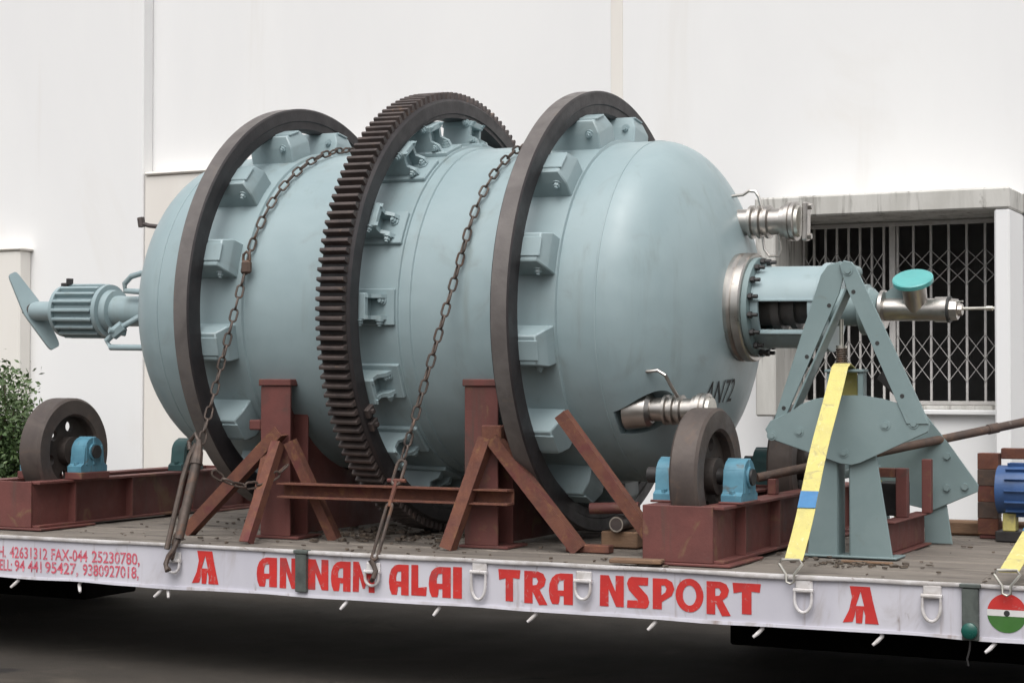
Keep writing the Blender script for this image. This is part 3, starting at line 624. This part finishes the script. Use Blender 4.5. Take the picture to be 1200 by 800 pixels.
def frame(name, label, x0, x1, y0, y1, rollers, z0=0):
    f = thing(name, label, 'roller frame', ((x0+x1)/2, (y0+y1)/2, 0), 'roller support frames on the deck')
    cx, cy = (x0+x1)/2, (y0+y1)/2
    for xb in (x0+.055, x1-.055):
        m = MB(); m.bx(xb-.055-cx, xb+.055-cx, y0-cy, y1-cy, .012, .024, .002); m.bx(xb-.055-cx, xb+.055-cx, y0-cy, y1-cy, .232, .245, .002); m.bx(xb-.006-cx, xb+.006-cx, y0+.002-cy, y1-.002-cy, .024, .232, 0)
        for yy in (y0+.28, y0+.75, y0+1.3): m.bx(xb-.05-cx, xb+.05-cx, yy-cy, yy+.01-cy, .0245, .2315, 0)
        m.build('side_beam', 'primer', f)
    m = MB(); m.bx(x0-cx, x1-.045-cx, y0-.014-cy, y0-.002-cy, .012, .246, .003); m.build('end_plate', 'primer', f)
    m = MB(); m.bx(x0-cx, x1-cx, y1+.002-cy, y1+.014-cy, .012, .246, .003); m.build('end_plate', 'primer', f)
    for (ya, yb) in ((y0-.03, y0+.4), (y1-.4, y1+.02)): m = MB(); m.bx(x0-.03-cx, x1+.035-cx, ya-cy, yb-cy, .0, .0115, .003); m.build('base_plate', 'primer', f)
    for (xf, yc, zc, rr, w, dark) in rollers:
        o = link('roller', roller_mesh(rr, w), f); o.location = (xf-cx, yc-cy, zc); link('roller_web', web_mesh(rr, w), o)
        m = MB(); m.cyl((xf-w-.20-cx, yc-cy, zc), (xf+.15-cx, yc-cy, zc), .035, n=20); m.build('roller_shaft', 'dark', f)
        for xp in (xf+.085, xf-w-.095):
            q = link('pillow_block', PBd if dark else PBm, f); q.location = (xp-cx, yc-cy, zc)
            m = MB(); m.bx(xp-.055-cx, xp+.055-cx, yc-.115-cy, yc+.115-cy, .2455, max(.256, zc-.106), .003); m.build('packer', 'primer', f)
    return f
frame('roller_frame', 'red-brown roller frame beside the yellow strap, with blue pillow blocks', -2.855, -2.50, .185, 2.20, [(-2.612, .45, .356, .29, .125, False), (-2.612, 1.72, .356, .29, .125, True)])
frame('roller_frame', 'red-brown roller frame at the left end of the deck, before the shrub', -6.66, -6.22, .33, 2.20, [(-6.305, .70, .388, .28, .14, False)])

rfm = [o for o in COL.objects if o.name.startswith('roller_frame') and o.type == 'EMPTY'][0]
m = MB(); m.bx(-2.60+2.6775, -2.56+2.6775, 1.04-1.1925, 1.09-1.1925, .2455, .318, .004); m.build('packer', 'primer', rfm)
lf = [o for o in COL.objects if o.name.startswith('roller_frame') and o.type == 'EMPTY'][-1]
q = link('pillow_block', PBd, lf); q.location = (-6.30+6.44, 1.66-1.265, .352)
# ================================================================== SUPPORT STAND
st = thing('support_stand', 'pale blue-grey A-shaped steel stand carrying the outlet pipe', 'stand', (-2.15, 1.2, 0))
def SP(pl): return [(x+2.15, z) for x, z in pl]
barL = [(-2.271, 1.221), (-2.241, 1.261), (-2.184, 1.278), (-2.157, 1.255), (-2.161, 1.163), (-2.299, .858), (-2.407, .620), (-2.485, .589)]
barR = [(-2.185, 1.262), (-2.163, 1.280), (-2.129, 1.272), (-2.110, 1.249), (-1.841, .676), (-1.801, .579), (-1.895, .578), (-1.932, .668), (-2.152, 1.163)]
gus = [(-2.521, .548), (-2.497, .586), (-2.404, .628), (-2.354, .661), (-2.296, .684), (-2.183, .699), (-2.089, .700), (-1.996, .685), (-1.934, .664), (-1.839, .672), (-1.797, .579), (-1.804, .546), (-2.098, .411), (-2.135, .399), (-2.184, .405), (-2.498, .507)]
def sprism(name, poly, y0, y1, bev=.003, mat='stand'):
    m = MB(); m.prism(SP(poly), y0-1.2, y1-1.2, bev); return m.build(name, mat, st, True, 30)
# angle-section arms: front leaf plus a return leaf along the inner edge
barLf = [(-2.271, 1.221), (-2.241, 1.261), (-2.184, 1.278), (-2.157, 1.255), (-2.190, 1.140), (-2.335, .820), (-2.425, .615), (-2.485, .589)]
sprism('arm', barLf, .786, .798); sprism('arm', barR, .768, .781)
for (a, b) in (((-2.160, 1.16), (-2.407, .622)), ((-2.152, 1.16), (-1.934, .668))):
    m = MB(); m.bar((a[0]+2.15, .85-1.2, a[1]), (b[0]+2.15, .85-1.2, b[1]), .012, .10, (0, 1, 0), .002) if False else m.bar((a[0]+2.15, .84-1.2, a[1]), (b[0]+2.15, .84-1.2, b[1]), .10, .010, (0, 0, 1), .002); m.build('arm_flange', 'stand', st)
sprism('gusset_plate', gus, .774, .785)
for x, z in ((-2.234, 1.087), (-2.334, .866), (-2.439, .642)):
    m = MB(); m.cyl((x+2.15, .7852-1.2, z), (x+2.15, .80-1.2, z), .0095, n=14); m.build('bolt_hole', 'black', st)
for x, z in ((-2.121, 1.143), (-2.018, .922), (-1.912, .697)):
    m = MB(); m.cyl((x+2.15, .7672-1.2, z), (x+2.15, .782-1.2, z), .0095, n=14); m.build('bolt_hole', 'black', st)
for x, z in ((-2.490, .522), (-2.366, .542), (-2.168, .453), (-1.986, .573), (-1.865, .581), (-2.145, 1.235)):
    m = MB(); y = .774 if z < 1 else .768; m.cyl((x+2.15, y-.008-1.2, z), (x+2.15, y-1.2, z), .014, n=6); m.cyl((x+2.15, y-.003-1.2, z), (x+2.15, y-.0-1.2, z), .022, n=16); m.build('bolt', 'stand', st)
sprism('leg', [(-2.303, .46), (-2.205, .46), (-2.205, .0), (-2.339, .0)], .80, .812); sprism('leg', [(-2.152, .46), (-2.036, .46), (-1.962, .0), (-2.149, .0)], .80, .812)
for x in (-2.210, -2.150):
    m = MB(); m.bx(x+2.15-.006, x+2.15+.006, .813-1.2, .92-1.2, .0, .46, .002); m.build('leg_flange', 'stand', st)
for (x0, x1) in ((-2.262, -2.240), (-2.125, -2.100)):
    m = MB(); m.bx(x0+2.15, x1+2.15, .84-1.2, .90-1.2, .46, .798, .003); m.build('spring_post', 'stand', st)
m = MB(); m.bx(-2.27+2.15, -2.095+2.15, .83-1.2, .91-1.2, .7985, .812, .003); m.build('spring_plate', 'stand', st)
m = MB(); pts = []
for i in range(0, 9*14+1): a = 2*math.pi*i/14; pts.append((-2.202+2.15+.022*math.cos(a), .865-1.2+.022*math.sin(a), .814+.088*i/(9*14)))
m.tube(pts, .0042, 6); m.build('spring', 'chain', st)
m = MB(); m.cyl((-2.202+2.15, .865-1.2, .80), (-2.202+2.15, .865-1.2, 1.03), .009, n=10); m.cyl((-2.202+2.15, .865-1.2, .903), (-2.202+2.15, .865-1.2, .915), .024, n=16); m.build('spring_rod', 'zinc', st)
rear = [(-2.165, .62), (-2.023, .606), (-1.911, .463), (-1.778, .280), (-1.782, .248), (-1.992, .154), (-2.125, .182), (-2.40, .30), (-2.42, .36)]
sprism('rear_gusset_plate', rear, 1.640, 1.652)
sprism('rear_leg', [(-2.049, .40), (-1.945, .30), (-1.902, .0), (-2.030, .0)], 1.654, 1.666); sprism('rear_leg', [(-2.30, .36), (-2.22, .36), (-2.19, .0), (-2.34, .0)], 1.654, 1.666)
for x, z in ((-1.922, .264), (-1.839, .271), (-1.921, .412)):
    m = MB(); m.cyl((x+2.15, 1.628-1.2, z), (x+2.15, 1.640-1.2, z), .017, n=6); m.build('bolt', 'stand', st)
m = MB(); m.cyl((-2.145+2.15, .782-1.2, 1.235), (-2.145+2.15, .90-1.2, 1.235), .028, n=18); m.build('apex_pin', 'stand', st)
m = MB(); m.cyl((-2.25+2.15, .813-1.2, .345), (-2.25+2.15, 1.639-1.2, .345), .02, n=14); m.build('cross_pin', 'stand', st)
m = MB(); m.bx(-2.36+2.15, -1.945+2.15, .79-1.2, .95-1.2, .0, .010, .003); m.build('foot_plate', 'stand', st)
m = MB(); m.bar((-2.06+2.15, 1.0-1.2, .79), (-1.92+2.15, .98-1.2, .665), .05, .05); m.build('link_bar', 'dark', st)

# red bracket frame behind the stand
rf = thing('bracket_frame', 'low red-brown bracket frame half hidden behind the blue-grey stand', 'bracket', (-2.0, 1.3, 0))
def RF(x0, x1, y0, y1, z0, z1, name, mat='primer'):
    m = MB(); m.bx(x0+2, x1+2, y0-1.3, y1-1.3, z0, z1, .003); m.build(name, mat, rf)
RF(-2.06, -1.985, .92, 1.60, .0, .010, 'beam_flange'); RF(-2.06, -1.985, .92, 1.60, .142, .152, 'beam_flange'); RF(-2.028, -2.018, .925, 1.595, .0105, .1415, 'beam_web')
RF(-2.045, -1.995, 1.17, 1.22, .1525, .372, 'upright'); RF(-2.008, -1.965, 1.50, 1.54, .1525, .40, 'upright'); RF(-2.20, -2.046, 1.175, 1.215, .33, .371, 'cross_bar', 'rust')
RF(-2.16, -2.05, 1.26, 1.45, .1525, .30, 'bearing_box', 'dark')

# long rusty pipe
m = MB(); pa, pb = Vector((-2.64, 1.02, .322)), Vector((-1.628, 1.95, .566)); m.tube([pa.lerp(pb, t) for t in (0, .3, .6, .9, 1.2, 1.48)], .0205, 14); m.cyl(pa.lerp(pb, .86), pa.lerp(pb, .90), .0240, n=14)
pipe = m.build('long_pipe', 'oldpipe', None); tag(pipe, 'long rusty steel pipe slanting up to the right across the stand', 'pipe')

# drive unit at the right edge
du = thing('drive_unit', 'drive unit with rusty channel frame and bright blue motor at the right edge', 'motor', (-1.6, 2.05, 0))
def DU(x0, x1, y0, y1, z0, z1, name, mat='primer', bev=.004):
    m = MB(); m.bx(x0+1.6, x1+1.6, y0-2.05, y1-2.05, z0, z1, bev); return m.build(name, mat, du)
for i in range(5): DU(-1.862, -1.763, 2.02-.002*(i % 2), 2.10, .021+.0785*i, .0985+.0785*i, 'slab', 'oldpipe' if i % 2 else 'rust', .002)
DU(-1.855, -1.775, 2.025, 2.09, .0, .0195, 'foot', 'primer'); DU(-1.758, -1.0, 2.06, 2.12, .385, .437, 'top_beam', 'rust'); DU(-1.758, -1.0, 2.07, 2.11, .0, .05, 'base_beam', 'primer')
DU(-1.30, -1.24, 2.0, 2.345, .0, .625, 'upright', 'primer')
m = MB(); m.cyl((-1.745+1.6, -.10, .245), (-1.30+1.6, -.10, .245), .115, n=32); mo = m.build('motor', 'motor', du, True, 30)
for k in range(14):
    m = MB(); a = R(k*360/14); m.box((-1.52+1.6, -.10+.12*math.cos(a), .245+.12*math.sin(a)), (.36, .006, .022), Matrix.Rotation(a-math.pi/2, 3, 'X'), .001); m.build('fin', 'motor', mo)
m = MB(); m.lathe([(-.157, .0), (-.157, .06), (-.146, .06)], 24, (-.10, .245)); m.build('end_cover', 'dark', mo)
DU(-1.72, -1.66, 1.90, 1.98, .05, .135, 'motor_foot', 'strap'); DU(-1.40, -1.34, 1.90, 1.98, .05, .135, 'motor_foot', 'strap'); DU(-1.755, -1.3, 1.90, 2.06, .0, .0495, 'motor_base', 'dark')

# ================================================================== CHAINS
def link_mesh(pitch=.062, w=.0155, r=.0055):
    m = MB(); pts = []; h = pitch/2-.004
    for i in range(9): a = math.pi*i/8; pts.append((h-.010+(w)*math.sin(a)*.95, -w*math.cos(a), 0)) 
    for i in range(9): a = math.pi*i/8; pts.append((-h+.010-(w)*math.sin(a)*.95, w*math.cos(a), 0))
    m.tube(pts, r, 6, True); return m.mesh('chain_link', 'chain', True, 60)
LK = link_mesh()
def chain(parent, pts, nrm, pitch=.062, lk=LK, base=Vector((0, 0, 0)), twist0=0):
    pts = [Vector(p) for p in pts]; d = [0]
    for a, b in zip(pts[:-1], pts[1:]): d.append(d[-1]+(b-a).length)
    def at(t):
        for i in range(len(d)-1):
            if t <= d[i+1]+1e-9: f = (t-d[i])/(d[i+1]-d[i]+1e-12); return pts[i].lerp(pts[i+1], f)
        return pts[-1]
    n = int(d[-1]/pitch); rr = random.Random(2)
    for k in range(n):
        p, q = at(k*pitch), at((k+1)*pitch); x = (q-p).normalized(); nn = nrm((p+q)/2)
        y = nn.cross(x).normalized(); z = x.cross(y)
        ang = R(45 if k % 2 else -45)+twist0+rr.uniform(-.18, .18)
        y2 = y*math.cos(ang)+z*math.sin(ang); z2 = x.cross(y2)
        o = link('chain_link', lk, parent); c = (p+q)/2-base
        o.matrix_local = Matrix(((x.x, y2.x, z2.x, c.x), (x.y, y2.y, z2.y, c.y), (x.z, y2.z, z2.z, c.z), (0, 0, 0, 1)))
def over(s_top, s_c, rail_pt, far_pt, rc=.842, th=19.5, extra=None):
    pts = [Vector(rail_pt)]
    if extra: pts += [Vector(e) for e in extra]
    for i in range(0, 41):
        ph = th+(180-2*th)*i/40
        s = s_c+(s_top-s_c)*min(1, (ph-th)/55) if ph < 90 else s_top
        pts.append(W(s, -rc*math.cos(R(ph)), rc*math.sin(R(ph))))
    pts.append(Vector(far_pt)); return pts
axis_n = lambda p: (p-(O+ax*((p-O).dot(ax)))).normalized()
ch1 = thing('chain', 'rusty lashing chain over the drum between the girth gear and right riding ring', 'chain', (-4.04, -.03, -.02), 'lashing chains over the drum')
p1 = over(-.325, -.37, (-4.045, -.030, -.055), (-3.9, 2.39, -.02), th=19.0); b1 = Vector((-4.04, -.03, -.02)); d1 = (p1[1]-p1[0]).normalized(); q1 = p1[0]+d1*.50
chain(ch1, [q1]+p1[1:], axis_n, base=b1)
def long_link(t0, t1, w, r):
    a, c = p1[0]+d1*t0-b1, p1[0]+d1*t1-b1; sx = Vector((1, .1, 0)).normalized(); pts = []
    for i in range(7): an = math.pi*i/6; pts.append(a-sx*w*math.cos(an)-d1*w*math.sin(an))
    for i in range(7): an = math.pi*i/6; pts.append(c+sx*w*math.cos(an)+d1*w*math.sin(an))
    m = MB(); m.tube(pts, r, 8, True); m.build('long_link', 'chain', ch1)
long_link(.05, .28, .013, .008); long_link(.40, .475, .020, .008)
m = MB(); a = p1[0]+d1*.28-b1; c = p1[0]+d1*.40-b1; m.tube([a, c], .010, 8); m.cyl(c+Vector((-.045, 0, 0)), c+Vector((.045, 0, 0)), .009, n=10); m.build('turnbuckle', 'rust', ch1)
m = MB(); m.tube([(-.005, 0, -.09), (.012, -.012, -.075), (.016, 0, -.045), (0, .006, -.02), (-.012, 0, .0)], .011, 8); m.build('hook', 'chain', ch1)
ch2 = thing('chain', 'rusty lashing chain over the drum beside the left riding ring', 'chain', (-5.11, -.03, -.02), 'lashing chains over the drum')
pts = over(-1.47, -1.56, (-5.118, -.03, -.065), (-5.0, 2.39, -.02), th=19.0)
chain(ch2, pts, axis_n, base=Vector((-5.11, -.03, -.02)))
m = MB(); c = W(-1.548, -.862*math.cos(R(12.5)), .862*math.sin(R(12.5)))-Vector((-5.11, -.03, -.02)); m.box(c, (.05, .035, .065), None, .01); m.tube([c+Vector((-.02, 0, .03)), c+Vector((-.018, 0, .06)), c+Vector((.0, 0, .075)), c+Vector((.018, 0, .06)), c+Vector((.02, 0, .03))], .007, 8); m.build('grab_hook', 'oldpipe', ch2)
# lever binder low on the left chain, with its loose chain end
bd = thing('chain_binder', 'rusty lever chain binder on the left chain above the side rail', 'binder', (-5.118, -.04, -.03))
base = Vector((-5.118, -.04, -.03)); top = W(-1.60, -.842*math.cos(R(19)), .842*math.sin(R(19))); bot = Vector((-5.118, -.03, -.065)); dd = (top-bot).normalized()
def along(t, off=0): return bot+dd*t+Vector((off, -.03, 0))-base
m = MB(); m.tube([along(.10, .035), along(.48, .035)], [.022, .024], 14); m.tube([along(.46, .035), along(.52, .03), along(.58, .02)], [.03, .024, .012], 10); m.build('barrel', 'chain', bd)
m = MB(); m.tube([along(.05, -.02), along(.40, -.022)], .013, 10); m.tube([along(.38, -.022), along(.50, -.012), along(.56, .01)], .014, 8); m.build('lever', 'chain', bd)
m = MB(); m.tube([along(.53, -.02), along(.57, -.035), along(.61, -.01), along(.57, .02)], .011, 8); m.build('shackle', 'chain', bd)
m = MB(); m.tube([along(.10, .03), along(.05, .02), along(.02, .0), along(-.02, -.006), along(-.05, .01), along(-.04, .022)], .012, 8); m.build('hook', 'chain', bd)
lc = thing('loose_chain', 'loose end of rusty chain draped from the binder to the left post', 'chain', (-4.95, .2, .3))
a, b = Vector((-5.0, .12, .335)), Vector((-4.80, .455, .36)); pp = []
for i in range(21): t = i/20; pp.append(a.lerp(b, t)+Vector((0, 0, -.085*4*t*(1-t))))
chain(lc, pp, lambda p: Vector((0, -1, .2)).normalized(), base=Vector((-4.95, .2, .3)))

# ================================================================== STRAPS
def strap(label, pts, w, patch, hookp, x_dir=(1, 0.05, 0)):
    base = Vector(pts[0]); t = thing('ratchet_strap', label, 'strap', base, 'yellow ratchet straps')
    pts = [Vector(p)-base for p in pts]; wd = Vector(x_dir).normalized()
    def ribbon(ps, wid, th, name, mat, off=0):
        m = MB(); rs = []
        for i, p in enumerate(ps):
            tg = (ps[min(i+1, len(ps)-1)]-ps[max(i-1, 0)]).normalized(); n = tg.cross(wd).normalized()
            if n.y > 0: n = -n
            c = p+n*off; rs.append([c-wd*wid/2-n*th/2, c+wd*wid/2-n*th/2, c+wd*wid/2+n*th/2, c-wd*wid/2+n*th/2])
        m.rings(rs); return m.build(name, mat, t, True, 30)
    fine = []
    for a, b in zip(pts[:-1], pts[1:]):
        nn = 60 if a is pts[0] else 8
        for i in range(nn): fine.append(a.lerp(b, i/nn))
    fine.append(pts[-1]); fine = [p+Vector((.003*math.sin(i*.13), .004*math.sin(i*.17), 0)) for i, p in enumerate(fine)]
    ribbon(fine, w, .004, 'webbing', 'strap')
    a, b = pts[0], pts[1]; ribbon(fine[int(60*patch[0]):int(60*patch[1])+1], w*1.01, .003, 'strap_label', 'patch', .0055)
    h = Vector(hookp)-base; m = MB()
    m.tube([h+Vector((-.036, .0, .055)), h+Vector((-.048, 0, .040)), h+Vector((-.018, -.006, -.002)), h+Vector((-.016, -.008, -.03)), h+Vector((.0, -.008, -.038)), h+Vector((.014, -.008, -.03)), h+Vector((.014, -.006, -.002)), h+Vector((.046, 0, .040)), h+Vector((.036, 0, .055))], .0055, 8, True); m.build('wire_hook', 'zinc', t)
    return t
strap('yellow ratchet strap with a blue label running over the blue-grey stand', [(-2.150, .005, .060), (-2.178, .745, .818), (-2.180, .80, .835), (-2.185, .92, .81), (-2.187, .96, .45), (-2.25, 2.37, -.02)], .072, (.255, .345), (-2.152, -.022, .010), (1, .08, 0))
strap('yellow ratchet strap with a blue label in front of the bright blue motor', [(-1.322, -.005, .055), (-1.275, 2.0, .645), (-1.275, 2.05, .645), (-1.27, 2.37, -.02)], .072, (.20, .27), (-1.324, -.022, .008), (1, .08, 0))

# ================================================================== SMALL LOOSE THINGS ON THE DECK
sp = thing('short_pipe', 'short open steel pipe lying end-on beside the roller frame', 'pipe', (-3.22, .75, .1095))
m = MB(); m.tube([(0, 0, 0), (-.03, .30, 0)], .035, 24, cap=False); m.tube([(0, .001, 0), (-.03, .30, 0)], .0285, 24, cap=True); m.build('pipe_wall', 'gear', sp)
m = MB(); rs = [[Vector((r*math.cos(2*math.pi*i/24), y, r*math.sin(2*math.pi*i/24))) for i in range(24)] for r, y in ((.0285, -.001), (.0352, -.001))]
m.rings(rs, False); m.build('cut_end', 'pipe_end', sp)
m = MB(); m.tube([(-3.345, .74, .178), (-3.12, .78, .187)], .026, 16); tag(m.build('pipe_offcut', 'primer', None), 'red-brown pipe offcut lying across the top of the short open pipe', 'pipe')
m = MB(); m.bx(-3.31, -3.13, .78, 1.06, .0, .074, .006); tag(m.build('timber_block', 'oldwood', None), 'dark timber block under the short open pipe', 'timber')
m = MB(); m.box((-2.85, .10, .018), (.22, .075, .018), Matrix.Rotation(R(8), 3, 'Z'), .004); tag(m.build('wood_offcut', 'oldwood', None), 'flat brown wood offcut at the corner of the roller frame', 'wood')
m = MB(); m.box((-1.6, 2.24, .035), (1.0, .10, .07), Matrix.Rotation(R(1.5), 3, 'Z'), .01); tag(m.build('timber_batten', 'oldwood', None), 'dark timber batten along the far edge of the deck', 'timber')
m = MB(); m.box((-2.02, .60, .005), (.22, .028, .010), Matrix.Rotation(R(-3), 3, 'Z'), .003); tag(m.build('wood_splinter', 'oldwood', None), 'thin brown wood splinter in front of the stand feet', 'wood')
bm = bmesh.new(); rnd = random.Random(9)
def chip(x, y, s):
    h = s*rnd.uniform(.25, .6); a = rnd.uniform(0, 6.28); l = s*rnd.uniform(.6, 1.8)
    mm = Matrix.Translation((x, y, h*.45)) @ Matrix.Rotation(a, 4, 'Z') @ Matrix.Rotation(rnd.uniform(-.3, .3), 4, 'X') @ Matrix.Diagonal((l, s, h, 1))
    g = bmesh.ops.create_cube(bm, size=1, matrix=mm)
    for v in g['verts']: v.co += Vector((rnd.uniform(-.2, .2)*s, rnd.uniform(-.2, .2)*s, 0))
for i in range(150): chip(rnd.gauss(-4.5, .22), abs(rnd.gauss(.85, .22)), rnd.uniform(.006, .030))
for i in range(300): chip(rnd.uniform(-6, -1), rnd.uniform(.03, 2.2), rnd.uniform(.004, .016))
for i in range(60): chip(rnd.gauss(-2.05, .12), rnd.gauss(.55, .08), rnd.uniform(.005, .02))
me = bpy.data.meshes.new('deck_debris'); bm.to_mesh(me); bm.free(); me.materials.append(M['soil'])
o = link('deck_debris', me); o['kind'] = 'stuff'; tag(o, 'scattered chips and grit on the trailer deck', 'debris')
